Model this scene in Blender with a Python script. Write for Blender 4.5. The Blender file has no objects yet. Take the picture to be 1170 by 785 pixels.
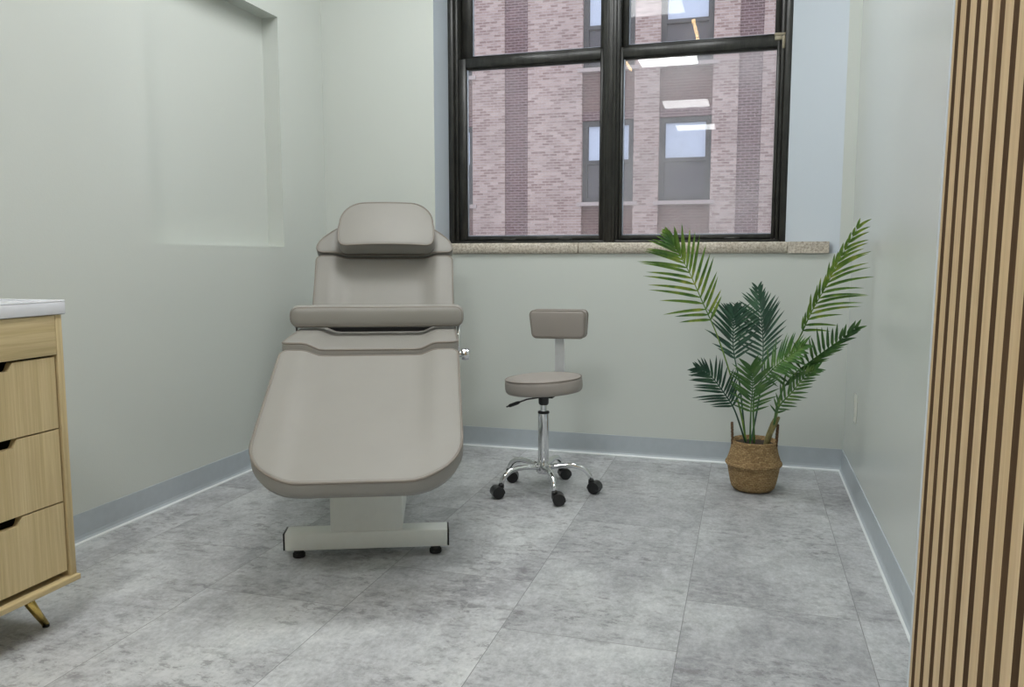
import bpy, bmesh, math, random
from mathutils import Vector, Matrix
random.seed(7)
SC = bpy.context.scene
COL = SC.collection
PI = math.pi

# ---------------------------------------------------------------- room numbers (metres)
XL, XR, YB = -2.171, 0.4355, 3.855      # left wall, right wall, window wall
YN, HC = -5.6, 2.95                     # wall behind the camera, ceiling height
YW = 4.053                              # inner plane of the window

# ================================================================ helpers
class MB:
    """collects shapes, then links them as one mesh object"""
    def __init__(self):
        self.bm = bmesh.new()
    def face(self, vs, mi=0, smooth=False):
        try:
            f = self.bm.faces.new(vs)
        except ValueError:
            return None
        f.material_index = mi; f.smooth = smooth
        return f
    def poly(self, pts, mi=0):
        return self.face([self.bm.verts.new(p) for p in pts], mi)
    def box(self, x0, x1, y0, y1, z0, z1, mi=0, bev=0.0, seg=2, M=None):
        t = bmesh.new()
        bmesh.ops.create_cube(t, size=1.0)
        for v in t.verts:
            v.co = Vector(((x0+x1)/2 + v.co.x*(x1-x0), (y0+y1)/2 + v.co.y*(y1-y0), (z0+z1)/2 + v.co.z*(z1-z0)))
        if bev > 0:
            bmesh.ops.bevel(t, geom=list(t.edges), offset=bev, segments=seg, profile=0.5, affect='EDGES')
        self.merge(t, mi, bev > 0, M)
    def merge(self, t, mi=0, smooth=False, M=None):
        vm = {}
        for v in t.verts:
            vm[v] = self.bm.verts.new(M @ v.co if M else v.co)
        for f in t.faces:
            self.face([vm[v] for v in f.verts], mi, smooth)
        t.free()
    def tube(self, path, radii, seg=10, mi=0, closed=False, flat=1.0, cap=True, up=None):
        P = [Vector(p) for p in path]
        n = len(P)
        if not hasattr(radii, '__len__'): radii = [radii]*n
        rings = []
        ref = Vector(up) if up else None
        for i in range(n):
            a = P[(i-1) % n] if (closed or i > 0) else P[i]
            b = P[(i+1) % n] if (closed or i < n-1) else P[i]
            T = (b-a).normalized()
            if ref is None:
                ref = Vector((0, 0, 1)) if abs(T.z) < 0.9 else Vector((1, 0, 0))
            S = T.cross(ref)
            if S.length < 1e-6: S = T.orthogonal()
            S.normalize(); N = S.cross(T).normalized()
            if not up: ref = N
            rings.append([self.bm.verts.new(P[i] + (S*math.cos(2*PI*k/seg) + N*math.sin(2*PI*k/seg)*flat)*radii[i]) for k in range(seg)])
        m = n if closed else n-1
        for i in range(m):
            A, B = rings[i], rings[(i+1) % n]
            for k in range(seg):
                self.face([A[k], A[(k+1) % seg], B[(k+1) % seg], B[k]], mi, True)
        if cap and not closed:
            self.face(list(reversed(rings[0])), mi); self.face(rings[-1], mi)
    def lathe(self, prof, seg=32, M=None, mi=0, wob=None):
        M = M or Matrix()
        rings = []
        for (r, z) in prof:
            if r < 1e-6:
                rings.append([self.bm.verts.new(M @ Vector((0, 0, z)))])
            else:
                rings.append([self.bm.verts.new(M @ Vector((r*math.cos(2*PI*k/seg), r*math.sin(2*PI*k/seg), z))) for k in range(seg)])
        for A, B in zip(rings, rings[1:]):
            for k in range(seg):
                k2 = (k+1) % seg
                if len(A) == 1 and len(B) == 1: continue
                if len(A) == 1: self.face([A[0], B[k2], B[k]], mi, True)
                elif len(B) == 1: self.face([A[k], A[k2], B[0]], mi, True)
                else: self.face([A[k], A[k2], B[k2], B[k]], mi, True)
    def prism(self, pts, axis, a, b, mi=0):
        """extrude a 2-D polygon along an axis ('x','y','z')"""
        def p3(p, c):
            return {'x': (c, p[0], p[1]), 'y': (p[0], c, p[1]), 'z': (p[0], p[1], c)}[axis]
        A = [self.bm.verts.new(p3(p, a)) for p in pts]; B = [self.bm.verts.new(p3(p, b)) for p in pts]
        n = len(pts)
        self.face(list(reversed(A)), mi); self.face(B, mi)
        for i in range(n):
            self.face([A[i], A[(i+1) % n], B[(i+1) % n], B[i]], mi)
    def build(self, name, mats, parent=None, sharp=None, keep_normals=False):
        if not keep_normals:
            bmesh.ops.recalc_face_normals(self.bm, faces=list(self.bm.faces))
        me = bpy.data.meshes.new(name)
        self.bm.to_mesh(me); self.bm.free()
        for m in (mats if isinstance(mats, (list, tuple)) else [mats]): me.materials.append(m)
        if sharp:
            me.set_sharp_from_angle(angle=math.radians(sharp))
        o = bpy.data.objects.new(name, me)
        COL.objects.link(o)
        if parent: o.parent = parent
        return o

def empty(name, loc=(0, 0, 0), rz=0.0, parent=None):
    o = bpy.data.objects.new(name, None)
    o.empty_display_size = 0.1
    COL.objects.link(o); o.location = loc; o.rotation_euler = (0, 0, rz)
    if parent: o.parent = parent
    return o

def tag(o, label=None, cat=None, group=None, kind=None):
    if label: o['label'] = label
    if cat: o['category'] = cat
    if group: o['group'] = group
    if kind: o['kind'] = kind
    return o

def structure(o, label=None):
    o['kind'] = 'structure'
    if label: o['label'] = label
    return o

# ================================================================ materials
def lin(r, g, b):
    f = lambda c: (c/255/12.92) if c/255 <= 0.04045 else ((c/255+0.055)/1.055)**2.4
    return (f(r), f(g), f(b), 1)

class NT:
    def __init__(self, name):
        self.m = bpy.data.materials.new(name); self.m.use_nodes = True
        self.t = self.m.node_tree; self.n = self.t.nodes; self.l = self.t.links
        self.b = self.n['Principled BSDF']; self.out = self.n['Material Output']
    def add(self, typ, **kw):
        nd = self.n.new(typ)
        for k, v in kw.items():
            if k.startswith('i_'): nd.inputs[k[2:].replace('_', ' ')].default_value = v
            else: setattr(nd, k, v)
        return nd
    def link(self, a, b): self.l.new(a, b)
    def obj(self, scale=(1, 1, 1), rot=(0, 0, 0), loc=(0, 0, 0)):
        tc = self.add('ShaderNodeTexCoord'); mp = self.add('ShaderNodeMapping')
        mp.inputs['Scale'].default_value = scale; mp.inputs['Rotation'].default_value = rot; mp.inputs['Location'].default_value = loc
        self.link(tc.outputs['Object'], mp.inputs['Vector'])
        return mp.outputs['Vector']
    def noise(self, vec, scale, detail=4, rough=0.55, dist=0.0):
        nd = self.add('ShaderNodeTexNoise'); nd.inputs['Scale'].default_value = scale
        nd.inputs['Detail'].default_value = detail; nd.inputs['Roughness'].default_value = rough; nd.inputs['Distortion'].default_value = dist
        if vec is not None: self.link(vec, nd.inputs['Vector'])
        return nd.outputs['Fac']
    def ramp(self, fac, stops):
        r = self.add('ShaderNodeValToRGB'); e = r.color_ramp.elements
        while len(e) < len(stops): e.new(0.5)
        for el, (p, c) in zip(e, stops): el.position = p; el.color = c
        self.link(fac, r.inputs['Fac'])
        return r.outputs['Color']
    def mix(self, fac, a, b, mode='MIX'):
        nd = self.add('ShaderNodeMix', data_type='RGBA', blend_type=mode)
        for sock, v in ((nd.inputs[0], fac), (nd.inputs[6], a), (nd.inputs[7], b)):
            if hasattr(v, 'node'): self.link(v, sock)
            else: sock.default_value = v
        return nd.outputs[2]
    def math(self, op, a, b=None):
        nd = self.add('ShaderNodeMath', operation=op)
        for sock, v in ((nd.inputs[0], a), (nd.inputs[1], b)):
            if v is None: continue
            if hasattr(v, 'node'): self.link(v, sock)
            else: sock.default_value = v
        return nd.outputs[0]
    def bump(self, h, strength, dist=0.001):
        b = self.add('ShaderNodeBump'); b.inputs['Strength'].default_value = strength; b.inputs['Distance'].default_value = dist
        self.link(h, b.inputs['Height']); self.link(b.outputs['Normal'], self.b.inputs['Normal'])
    def set(self, color=None, rough=None, metal=None, spec=None):
        if color is not None:
            if hasattr(color, 'node'): self.link(color, self.b.inputs['Base Color'])
            else: self.b.inputs['Base Color'].default_value = color
        if rough is not None:
            if hasattr(rough, 'node'): self.link(rough, self.b.inputs['Roughness'])
            else: self.b.inputs['Roughness'].default_value = rough
        if metal is not None: self.b.inputs['Metallic'].default_value = metal
        if spec is not None: self.b.inputs['Specular IOR Level'].default_value = spec
        return self

def simple(name, c, rough=0.5, metal=0.0, spec=0.5, var=0.06, scale=30.0, bump=0.0, bscale=300.0):
    t = NT(name); v = t.obj()
    n = t.noise(v, scale, 3)
    lo = tuple(x*(1-var) for x in c[:3])+(1,); hi = tuple(min(1, x*(1+var)) for x in c[:3])+(1,)
    t.set(t.ramp(n, [(0.3, lo), (0.7, hi)]), rough, metal, spec)
    if bump: t.bump(t.noise(v, bscale, 2), bump, 0.001)
    return t.m

def wall_paint(name, c, rough, bump=0.25):
    t = NT(name); v = t.obj()
    n = t.noise(v, 1.3, 3)
    t.set(t.ramp(n, [(0.3, tuple(x*0.975 for x in c[:3])+(1,)), (0.7, c)]), rough, 0, 0.5)
    t.bump(t.noise(v, 150, 3, 0.6), bump, 0.0012)
    return t.m

M = {}
M['wall'] = wall_paint('sage_wall_paint', (0.60, 0.63, 0.595, 1), 0.42)
M['wall_right'] = wall_paint('sage_semi_gloss_paint', (0.60, 0.63, 0.60, 1), 0.24, 0.12)
M['reveal'] = wall_paint('daylight_tinted_paint', (0.57, 0.63, 0.69, 1), 0.5)  # the blue cast of daylight is put into this paint colour
M['ceiling'] = wall_paint('white_ceiling_paint', (0.8, 0.8, 0.78, 1), 0.9)

def floor_mat():
    t = NT('concrete_look_vinyl_tile')
    tc = t.add('ShaderNodeTexCoord'); sx = t.add('ShaderNodeSeparateXYZ'); t.link(tc.outputs['Object'], sx.inputs[0])
    W, L = 0.4561, 0.9144
    tx = t.math('SUBTRACT', sx.outputs['Y'], 1.928); ty = t.math('ADD', sx.outputs['X'], 0.1426)
    cb = t.add('ShaderNodeCombineXYZ'); t.link(tx, cb.inputs[0]); t.link(ty, cb.inputs[1])
    br = t.add('ShaderNodeTexBrick', offset=0.6588, offset_frequency=2, squash=1.0)
    br.inputs['Color1'].default_value = (0, 0, 0, 1); br.inputs['Color2'].default_value = (1, 1, 1, 1); br.inputs['Mortar'].default_value = (0.5, 0.5, 0.5, 1)
    br.inputs['Scale'].default_value = 1; br.inputs['Mortar Size'].default_value = 0.0011; br.inputs['Mortar Smooth'].default_value = 0.25
    br.inputs['Brick Width'].default_value = L; br.inputs['Row Height'].default_value = W; br.inputs['Bias'].default_value = 0.0
    t.link(cb.outputs[0], br.inputs['Vector'])
    rnd = br.outputs['Color']
    # every tile shows a different cut of the print
    off = t.add('ShaderNodeVectorMath', operation='MULTIPLY_ADD')
    t.link(rnd, off.inputs[0]); off.inputs[1].default_value = (37.0, 23.0, 11.0); t.link(tc.outputs['Object'], off.inputs[2])
    st = t.add('ShaderNodeMapping'); st.inputs['Scale'].default_value = (1.15, 0.75, 1); t.link(off.outputs[0], st.inputs['Vector'])
    v = st.outputs['Vector']
    big = t.noise(v, 2.4, 4, 0.55, 0.2)
    mid = t.noise(v, 10.0, 6, 0.62, 0.3)
    fine = t.noise(v, 70.0, 5, 0.75)
    c = t.ramp(big, [(0.30, lin(156, 157, 160)), (0.5, lin(180, 182, 184)), (0.70, lin(198, 201, 201))])
    c = t.mix(0.55, c, t.ramp(mid, [(0.30, (0.32, 0.32, 0.32, 1)), (0.5, (0.5, 0.5, 0.5, 1)), (0.70, (0.66, 0.66, 0.66, 1))]), 'OVERLAY')
    c = t.mix(0.8, c, t.ramp(fine, [(0.32, (0.36, 0.36, 0.36, 1)), (0.5, (0.5, 0.5, 0.5, 1)), (0.68, (0.64, 0.64, 0.64, 1))]), 'OVERLAY')
    # cracked, scuffed patches: a broken high-frequency print that only shows inside soft-edged areas
    st2 = t.add('ShaderNodeMapping'); st2.inputs['Scale'].default_value = (0.75, 1.25, 1); t.link(off.outputs[0], st2.inputs['Vector'])
    pm_ = t.noise(st2.outputs['Vector'], 3.2, 6, 0.64, 0.2)
    mask = t.ramp(pm_, [(0.42, (0.12, 0.12, 0.12, 1)), (0.58, (1, 1, 1, 1))])
    cr = t.noise(st2.outputs['Vector'], 27.0, 7, 0.76, 0.3)
    dark = t.ramp(cr, [(0.415, (1, 1, 1, 1)), (0.465, (0, 0, 0, 1))])
    lite = t.ramp(cr, [(0.535, (0, 0, 0, 1)), (0.585, (1, 1, 1, 1))])
    c = t.mix(t.math('MULTIPLY', t.math('MULTIPLY', mask, dark), 0.72), c, lin(116, 114, 116))
    c = t.mix(t.math('MULTIPLY', t.math('MULTIPLY', mask, lite), 0.55), c, lin(212, 214, 215))
    c = t.mix(t.math('MULTIPLY', mask, 0.24), c, lin(138, 137, 140))
    tone = t.ramp(rnd, [(0.0, (0.455, 0.455, 0.455, 1)), (1.0, (0.545, 0.545, 0.545, 1))])
    c = t.mix(1.0, c, tone, 'OVERLAY')
    c = t.mix(t.math('MULTIPLY', br.outputs['Fac'], 0.62), c, lin(70, 68, 66))
    t.set(c, t.ramp(mid, [(0.3, (0.5, 0.5, 0.5, 1)), (0.7, (0.40, 0.40, 0.40, 1))]), 0, 0.45)
    h = t.math('SUBTRACT', t.math('MULTIPLY', fine, 0.3), t.math('MULTIPLY', br.outputs['Fac'], 1.0))
    t.bump(h, 0.18, 0.001)
    return t.m
M['floor'] = floor_mat()
M['base_vinyl'] = simple('blue_grey_vinyl_base', lin(176, 184, 190), 0.42, var=0.03)
M['base_toe'] = simple('pale_caulk_line', lin(226, 231, 232), 0.4, var=0.03)

def leather(name, c, rough=0.46):
    t = NT(name); v = t.obj()
    n = t.noise(v, 7, 3)
    t.set(t.ramp(n, [(0.3, tuple(x*0.96 for x in c[:3])+(1,)), (0.7, c)]), rough, 0, 0.42)
    vo = t.add('ShaderNodeTexVoronoi'); vo.inputs['Scale'].default_value = 520; t.link(v, vo.inputs['Vector'])
    t.bump(vo.outputs['Distance'], 0.12, 0.0006)
    return t.m
M['leather'] = leather('taupe_vinyl_upholstery', lin(147, 144, 138))
M['leather_stool'] = leather('taupe_stool_vinyl', lin(156, 149, 143))
M['piping'] = leather('taupe_piping', lin(134, 126, 118), 0.4)
M['white_steel'] = simple('white_powder_coat', lin(224, 227, 222), 0.4, var=0.02)
M['black_plastic'] = simple('black_plastic', (0.012, 0.012, 0.013, 1), 0.38, var=0.1)
M['black_rubber'] = simple('black_rubber', (0.015, 0.015, 0.015, 1), 0.7, var=0.1)
M['chrome'] = simple('polished_chrome', (0.78, 0.79, 0.80, 1), 0.09, 1.0, var=0.01)
M['brushed_alu'] = simple('pale_brushed_metal', (0.78, 0.80, 0.83, 1), 0.38, 0.55, var=0.03)
M['brass'] = simple('polished_brass', (0.72, 0.52, 0.16, 1), 0.2, 1.0, var=0.04)
M['dark_steel'] = simple('dark_frame_steel', (0.05, 0.05, 0.05, 1), 0.5, var=0.1)

def wood(name, c0, c1, axis='z', scale=1.0, rough=0.5):
    t = NT(name)
    s = {'z': (48, 48, 1.1), 'y': (48, 1.1, 48), 'x': (1.1, 48, 48)}[axis]
    v = t.obj(tuple(k*scale for k in s))
    n1 = t.noise(v, 1.0, 6, 0.6, 0.35); n2 = t.noise(v, 5.0, 4, 0.7, 0.2)
    c = t.ramp(n1, [(0.3, c0), (0.52, tuple((a+b)/2 for a, b in zip(c0, c1))), (0.7, c1)])
    c = t.mix(0.5, c, t.ramp(n2, [(0.35, (0.38, 0.38, 0.38, 1)), (0.65, (0.58, 0.58, 0.58, 1))]), 'OVERLAY')
    t.set(c, rough, 0, 0.4); t.bump(n2, 0.05, 0.0005)
    return t.m
M['oak_v'] = wood('light_oak_vertical_grain', lin(184, 164, 122), lin(208, 190, 148), 'z')
M['oak_h'] = wood('light_oak_level_grain', lin(188, 168, 124), lin(211, 193, 151), 'y')
M['slat'] = wood('slat_oak_veneer', lin(190, 162, 120), lin(214, 190, 150), 'z', 0.6)
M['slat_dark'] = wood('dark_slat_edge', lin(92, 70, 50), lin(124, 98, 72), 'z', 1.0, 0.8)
M['counter'] = simple('white_ceramic_top', lin(222, 224, 230), 0.18, var=0.01)
M['void_shade'] = simple('cabinet_inside_shade', (0.02, 0.017, 0.014, 1), 0.8, var=0.1)  # near-black colour stands for the shade inside the hollow cabinet

def granite():
    t = NT('speckled_stone_sill'); v = t.obj()
    n = t.noise(v, 90, 5, 0.75); n2 = t.noise(v, 14, 4, 0.6)
    c = t.ramp(n, [(0.32, lin(136, 124, 110)), (0.5, lin(190, 182, 170)), (0.68, lin(222, 216, 206))])
    c = t.mix(0.5, c, t.ramp(n2, [(0.35, (0.38, 0.36, 0.33, 1)), (0.65, (0.58, 0.57, 0.56, 1))]), 'OVERLAY')
    t.set(c, 0.45); t.bump(n, 0.2, 0.001)
    return t.m
M['granite'] = granite()

def window_paint():
    t = NT('weathered_dark_window_paint'); v = t.obj((1, 1, 0.35))
    n = t.noise(v, 30, 6, 0.7)
    t.set(t.ramp(n, [(0.35, (0.012, 0.012, 0.011, 1)), (0.6, (0.028, 0.028, 0.024, 1)), (0.8, (0.06, 0.06, 0.052, 1))]), 0.36, 0, 0.5)
    return t.m
M['win'] = window_paint()
M['win_chip'] = simple('bare_beige_latch', lin(150, 142, 122), 0.6)
M['gasket'] = simple('pale_glazing_bead', lin(170, 178, 192), 0.5)

def glass(haze=0.15):
    t = NT('window_glass')
    t.n.remove(t.b)
    tr = t.add('ShaderNodeBsdfTransparent'); tr.inputs['Color'].default_value = (0.97, 0.965, 0.975, 1)
    gl = t.add('ShaderNodeBsdfGlossy'); gl.inputs['Roughness'].default_value = 0.012
    fr = t.add('ShaderNodeFresnel'); fr.inputs['IOR'].default_value = 1.5
    mx = t.add('ShaderNodeMixShader'); t.link(fr.outputs[0], mx.inputs[0]); t.link(tr.outputs[0], mx.inputs[1]); t.link(gl.outputs[0], mx.inputs[2])
    # a dusty diffuse film that also paints a washed-out haze into the pane
    df = t.add('ShaderNodeBsdfDiffuse'); df.inputs['Color'].default_value = (0.85, 0.84, 0.88, 1)
    v = t.obj(); nz = t.noise(v, 3.0, 4)
    h = t.math('MULTIPLY', nz, haze)
    m2 = t.add('ShaderNodeMixShader'); t.link(h, m2.inputs[0]); t.link(mx.outputs[0], m2.inputs[1]); t.link(df.outputs[0], m2.inputs[2])
    t.link(m2.outputs[0], t.out.inputs['Surface'])
    return t.m
M['glass'] = glass(0.12)
M['glass_dusty'] = glass(0.20)
M['glass_hazy'] = glass(0.36)

def brick(name, c1, c2, mortar, scale=1.0):
    t = NT(name)
    tc = t.add('ShaderNodeTexCoord'); sx = t.add('ShaderNodeSeparateXYZ'); t.link(tc.outputs['Object'], sx.inputs[0])
    cb = t.add('ShaderNodeCombineXYZ'); t.link(t.math('ADD', sx.outputs['X'], sx.outputs['Y']), cb.inputs[0]); t.link(sx.outputs['Z'], cb.inputs[1])
    br = t.add('ShaderNodeTexBrick', offset=0.5, offset_frequency=2)
    br.inputs['Color1'].default_value = c1; br.inputs['Color2'].default_value = c2; br.inputs['Mortar'].default_value = mortar
    br.inputs['Scale'].default_value = 1; br.inputs['Mortar Size'].default_value = 0.011; br.inputs['Mortar Smooth'].default_value = 0.2
    br.inputs['Brick Width'].default_value = 0.215; br.inputs['Row Height'].default_value = 0.0735; br.inputs['Bias'].default_value = -0.1
    t.link(cb.outputs[0], br.inputs['Vector'])
    n = t.noise(tc.outputs['Object'], 1.1, 4); 
    c = t.mix(0.7, br.outputs['Color'], t.ramp(n, [(0.3, (0.42, 0.41, 0.42, 1)), (0.7, (0.57, 0.57, 0.57, 1))]), 'OVERLAY')
    t.set(c, 0.9, 0, 0.2)
    return t.m
M['brick_light'] = brick('pale_rose_brick', lin(148, 118, 114), lin(202, 176, 170), lin(188, 170, 166))
M['brick_dark'] = brick('plum_brick', lin(98, 70, 74), lin(118, 86, 88), lin(158, 136, 138))
M['brick_span'] = brick('plain_plum_brick', lin(108, 80, 78), lin(126, 96, 92), lin(140, 118, 114))
M['sill_ext'] = simple('grey_pink_stone', lin(184, 166, 164), 0.8)
M['ext_frame'] = simple('grey_window_frame', lin(72, 68, 72), 0.6)
M['ext_glass'] = simple('dark_office_glass', lin(86, 80, 86), 0.12, spec=0.4)
M['ext_blind'] = simple('white_roller_blind', lin(206, 212, 232), 0.7)
M['asphalt'] = simple('courtyard_paving', lin(130, 128, 126), 0.9)

def leaf(name, c0, c1, c2):
    t = NT(name); v = t.obj()
    n = t.noise(v, 16, 3); 
    t.set(t.ramp(n, [(0.3, c0), (0.52, c1), (0.75, c2)]), 0.38, 0, 0.5)
    return t.m
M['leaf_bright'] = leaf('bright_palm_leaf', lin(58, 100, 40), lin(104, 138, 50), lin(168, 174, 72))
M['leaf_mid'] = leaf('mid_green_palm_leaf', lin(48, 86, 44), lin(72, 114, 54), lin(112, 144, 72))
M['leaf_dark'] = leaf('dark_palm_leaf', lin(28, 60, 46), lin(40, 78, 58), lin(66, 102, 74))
M['trunk'] = simple('palm_cane', lin(120, 112, 70), 0.7, var=0.3, scale=60)
M['soil'] = simple('dark_moss_filling', lin(48, 36, 26), 0.95, var=0.5, scale=120, bump=0.6, bscale=200)

def seagrass(name, c0, c1, c2):
    t = NT(name)
    tc = t.add('ShaderNodeTexCoord'); sx = t.add('ShaderNodeSeparateXYZ'); t.link(tc.outputs['Object'], sx.inputs[0])
    ang = t.math('ARCTAN2', sx.outputs['Y'], sx.outputs['X'])
    cb = t.add('ShaderNodeCombineXYZ'); t.link(t.math('MULTIPLY', ang, 0.115), cb.inputs[0]); t.link(sx.outputs['Z'], cb.inputs[1])
    br = t.add('ShaderNodeTexBrick', offset=0.5, offset_frequency=2)
    br.inputs['Color1'].default_value = c1; br.inputs['Color2'].default_value = c2; br.inputs['Mortar'].default_value = c0
    br.inputs['Scale'].default_value = 1; br.inputs['Mortar Size'].default_value = 0.0011; br.inputs['Mortar Smooth'].default_value = 0.8
    br.inputs['Brick Width'].default_value = 0.017; br.inputs['Row Height'].default_value = 0.0068
    wn = t.add('ShaderNodeTexNoise'); wn.inputs['Scale'].default_value = 70; t.link(tc.outputs['Object'], wn.inputs['Vector'])
    wv = t.add('ShaderNodeVectorMath', operation='MULTIPLY_ADD'); t.link(wn.outputs['Color'], wv.inputs[0]); wv.inputs[1].default_value = (0.016, 0.008, 0.0); t.link(cb.outputs[0], wv.inputs[2])
    t.link(wv.outputs[0], br.inputs['Vector'])
    n = t.noise(tc.outputs['Object'], 130, 4, 0.7)
    c = t.mix(0.8, br.outputs['Color'], t.ramp(n, [(0.3, (0.30, 0.29, 0.28, 1)), (0.7, (0.62, 0.61, 0.60, 1))]), 'OVERLAY')
    t.set(c, 0.8, 0, 0.25)
    h = t.math('SUBTRACT', t.math('MULTIPLY', n, 0.4), br.outputs['Fac'])
    t.bump(h, 0.8, 0.003)
    return t.m
M['seagrass'] = seagrass('woven_seagrass', lin(122, 98, 66), lin(154, 126, 88), lin(186, 158, 116))
M['seagrass_dark'] = simple('braided_dark_seagrass', lin(96, 72, 50), 0.85, var=0.45, scale=120)

def emitter(name, c, s):
    t = NT(name); t.n.remove(t.b)
    e = t.add('ShaderNodeEmission'); e.inputs['Color'].default_value = c; e.inputs['Strength'].default_value = s
    t.link(e.outputs[0], t.out.inputs['Surface'])
    return t.m
M['led'] = emitter('led_diffuser', (0.98, 1.0, 1.0, 1), 39.0)
M['led_soft'] = emitter('led_diffuser_soft', (0.98, 1.0, 1.0, 1), 17.0)
M['led_mid'] = emitter('led_diffuser_mid', (0.98, 1.0, 1.0, 1), 7.0)
M['led_dim'] = emitter('led_diffuser_dim', (0.98, 1.0, 1.0, 1), 13.0)
M['warm_led'] = emitter('warm_lamp_tube', (1.0, 0.66, 0.30, 1), 16.0)
M['plate'] = simple('white_outlet_plate', lin(212, 213, 204), 0.35, var=0.01)

# ================================================================ room shell
m = MB(); m.box(XL-0.3, XR+0.3, YN-0.2, YB+0.02, -0.12, 0)
structure(m.build('floor', M['floor']), 'grey concrete-look vinyl tile floor')
m = MB(); m.box(XL-0.3, XR+0.3, YN-0.2, YB+0.5, HC, HC+0.12)
structure(m.build('ceiling', M['ceiling']), 'white ceiling')

# left wall with a shallow recess
NY0, NY1, NZ0, NZ1, ND = 2.548, 3.445, 1.024, 2.10, 0.085
m = MB()
m.box(XL-0.25, XL, YN, NY0, 0, HC); m.box(XL-0.25, XL, NY1, YB+0.3, 0, HC)
m.box(XL-0.25, XL, NY0, NY1, 0, NZ0); m.box(XL-0.25, XL, NY0, NY1, NZ1, HC)
m.box(XL-0.25, XL-ND, NY0, NY1, NZ0, NZ1)
structure(m.build('wall_left', M['wall']), 'pale sage wall with a shallow rectangular recess')

# window wall: opening with a straight left reveal and a splayed right one
RX0, RX1, WX0, WX1 = -1.546, 0.384, -1.546, 0.162
ZS0, ZS1, ZT = 0.990, 1.043, 2.80
m = MB()
m.box(XL, XR+0.25, YB, YB+0.42, 0, ZS0)
m.box(XL, XR+0.25, YB, YB+0.42, ZT, HC)
m.prism([(XL, YB), (RX0, YB), (RX0, YB+0.42), (XL, YB+0.42)], 'z', ZS0, ZT)
m.prism([(RX1, YB), (XR+0.25, YB), (XR+0.25, YB+0.42), (WX1, YB+0.42), (WX1, YW)], 'z', ZS0, ZT)
bm = m.bm
for f in bm.faces:
    c = f.calc_center_median(); 
    if ZS0 < c.z < ZT and YB+0.01 < c.y < YB+0.40 and -1.7 < c.x < 0.40: f.material_index = 1
structure(m.build('wall_back', [M['wall'], M['reveal']]), 'pale sage window wall with reveals coloured for blue daylight')

m = MB(); m.box(XR, XR+0.25, 1.0, YB, 0, HC); m.box(XR, XR+0.25, YN, 1.0, 0, HC)
structure(m.build('wall_right', M['wall_right']), 'pale semi-gloss wall on the right')
m = MB(); m.box(XL, XR, YN-0.2, YN, 0, HC)
structure(m.build('wall_front', M['wall']), 'wall behind the camera')
m = MB(); m.prism([(0.238, 0), (XR, 0), (XR, HC), (0.238+0.011*HC, HC)], 'y', -1.3, 1.238)
structure(m.build('wall_entry', M['reveal']), 'short return wall behind the slatted panel')

# vinyl cove bases
def baseboard(name, p0, p1, nrm, ext0=0.0):
    a, b, n = Vector(p0), Vector(p1), Vector(nrm)
    prof = [(0, 0), (0.017, 0), (0.017, 0.004), (0.012, 0.009), (0.007, 0.016), (0.005, 0.026), (0.004, 0.1016), (0, 0.1016)]
    mm = MB()
    A = [mm.bm.verts.new(a+n*o+Vector((0, 0, z))) for o, z in prof]; B = [mm.bm.verts.new(b+n*o+Vector((0, 0, z))) for o, z in prof]
    for i in range(len(prof)-1):
        mm.face([A[i], A[i+1], B[i+1], B[i]], 1 if i in (1, 2) else 0)
    mm.face(list(reversed(A))); mm.face(B)
    return structure(mm.build(name, [M['base_vinyl'], M['base_toe']]))
baseboard('baseboard_left', (XL, YN, 0), (XL, YB, 0), (1, 0, 0))
baseboard('baseboard_back', (XL, YB, 0), (XR, YB, 0), (0, -1, 0))
baseboard('baseboard_right', (XR, 1.21, 0), (XR, YB, 0), (-1, 0, 0))

# ================================================================ window
win = structure(empty('window_1', ((WX0+WX1)/2, YW, ZS1)), 'double black sash window over a stone sill')
WL = -Vector(win.location)
Mw = Matrix.Translation(WL)
def wbox(mm, x0, x1, y0, y1, z0, z1, mi=0, bev=0.0):
    mm.box(x0, x1, y0, y1, z0, z1, mi, bev, 1, Mw)
m = MB()    # stone sill in two lengths
wbox(m, RX0+0.002, -0.80, YB-0.014, YW+0.02, ZS0, ZS1, 0, 0.006)
wbox(m, -0.798, 0.166, YB-0.014, YW+0.02, ZS0, ZS1, 0, 0.006)
m.prism([(0.166, YB-0.014), (0.340, YB-0.014), (0.340, YB+0.03), (0.166, YW-0.01)], 'z', ZS0+0.0005, ZS1-0.0005)
for v in m.bm.verts:
    if abs(v.co.x) > 0 and v.co.z > 0.5: v.co = v.co + WL
m.build('window_sill', M['granite'], win)
m = MB()    # outer frame with stepped jambs
f0, f1 = YW, YW+0.15
wbox(m, WX0, WX0+0.030, f0, f1, ZS1, ZT, 0, 0.003); wbox(m, WX1-0.030, WX1, f0, f1, ZS1, ZT, 0, 0.003)
wbox(m, WX0+0.030, WX0+0.048, f0+0.018, f1, ZS1, ZT, 0, 0.002); wbox(m, WX1-0.048, WX1-0.030, f0+0.018, f1, ZS1, ZT, 0, 0.002)
wbox(m, WX0, WX1, f0+0.006, f1, ZS1, ZS1+0.016, 0, 0.003); wbox(m, WX0, WX1, f0, f1, ZT-0.05, ZT, 0, 0.003)
wbox(m, -0.712, -0.657, f0-0.004, f1, ZS1, ZT, 0, 0.003)       # mullion
wbox(m, -0.698, -0.671, f0-0.010, f0+0.02, ZS1, ZT, 0, 0.003)
wbox(m, -0.726, -0.643, f0+0.016, f1, ZS1, ZT, 0, 0.002)
m.build('window_frame', M['win'], win)
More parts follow.
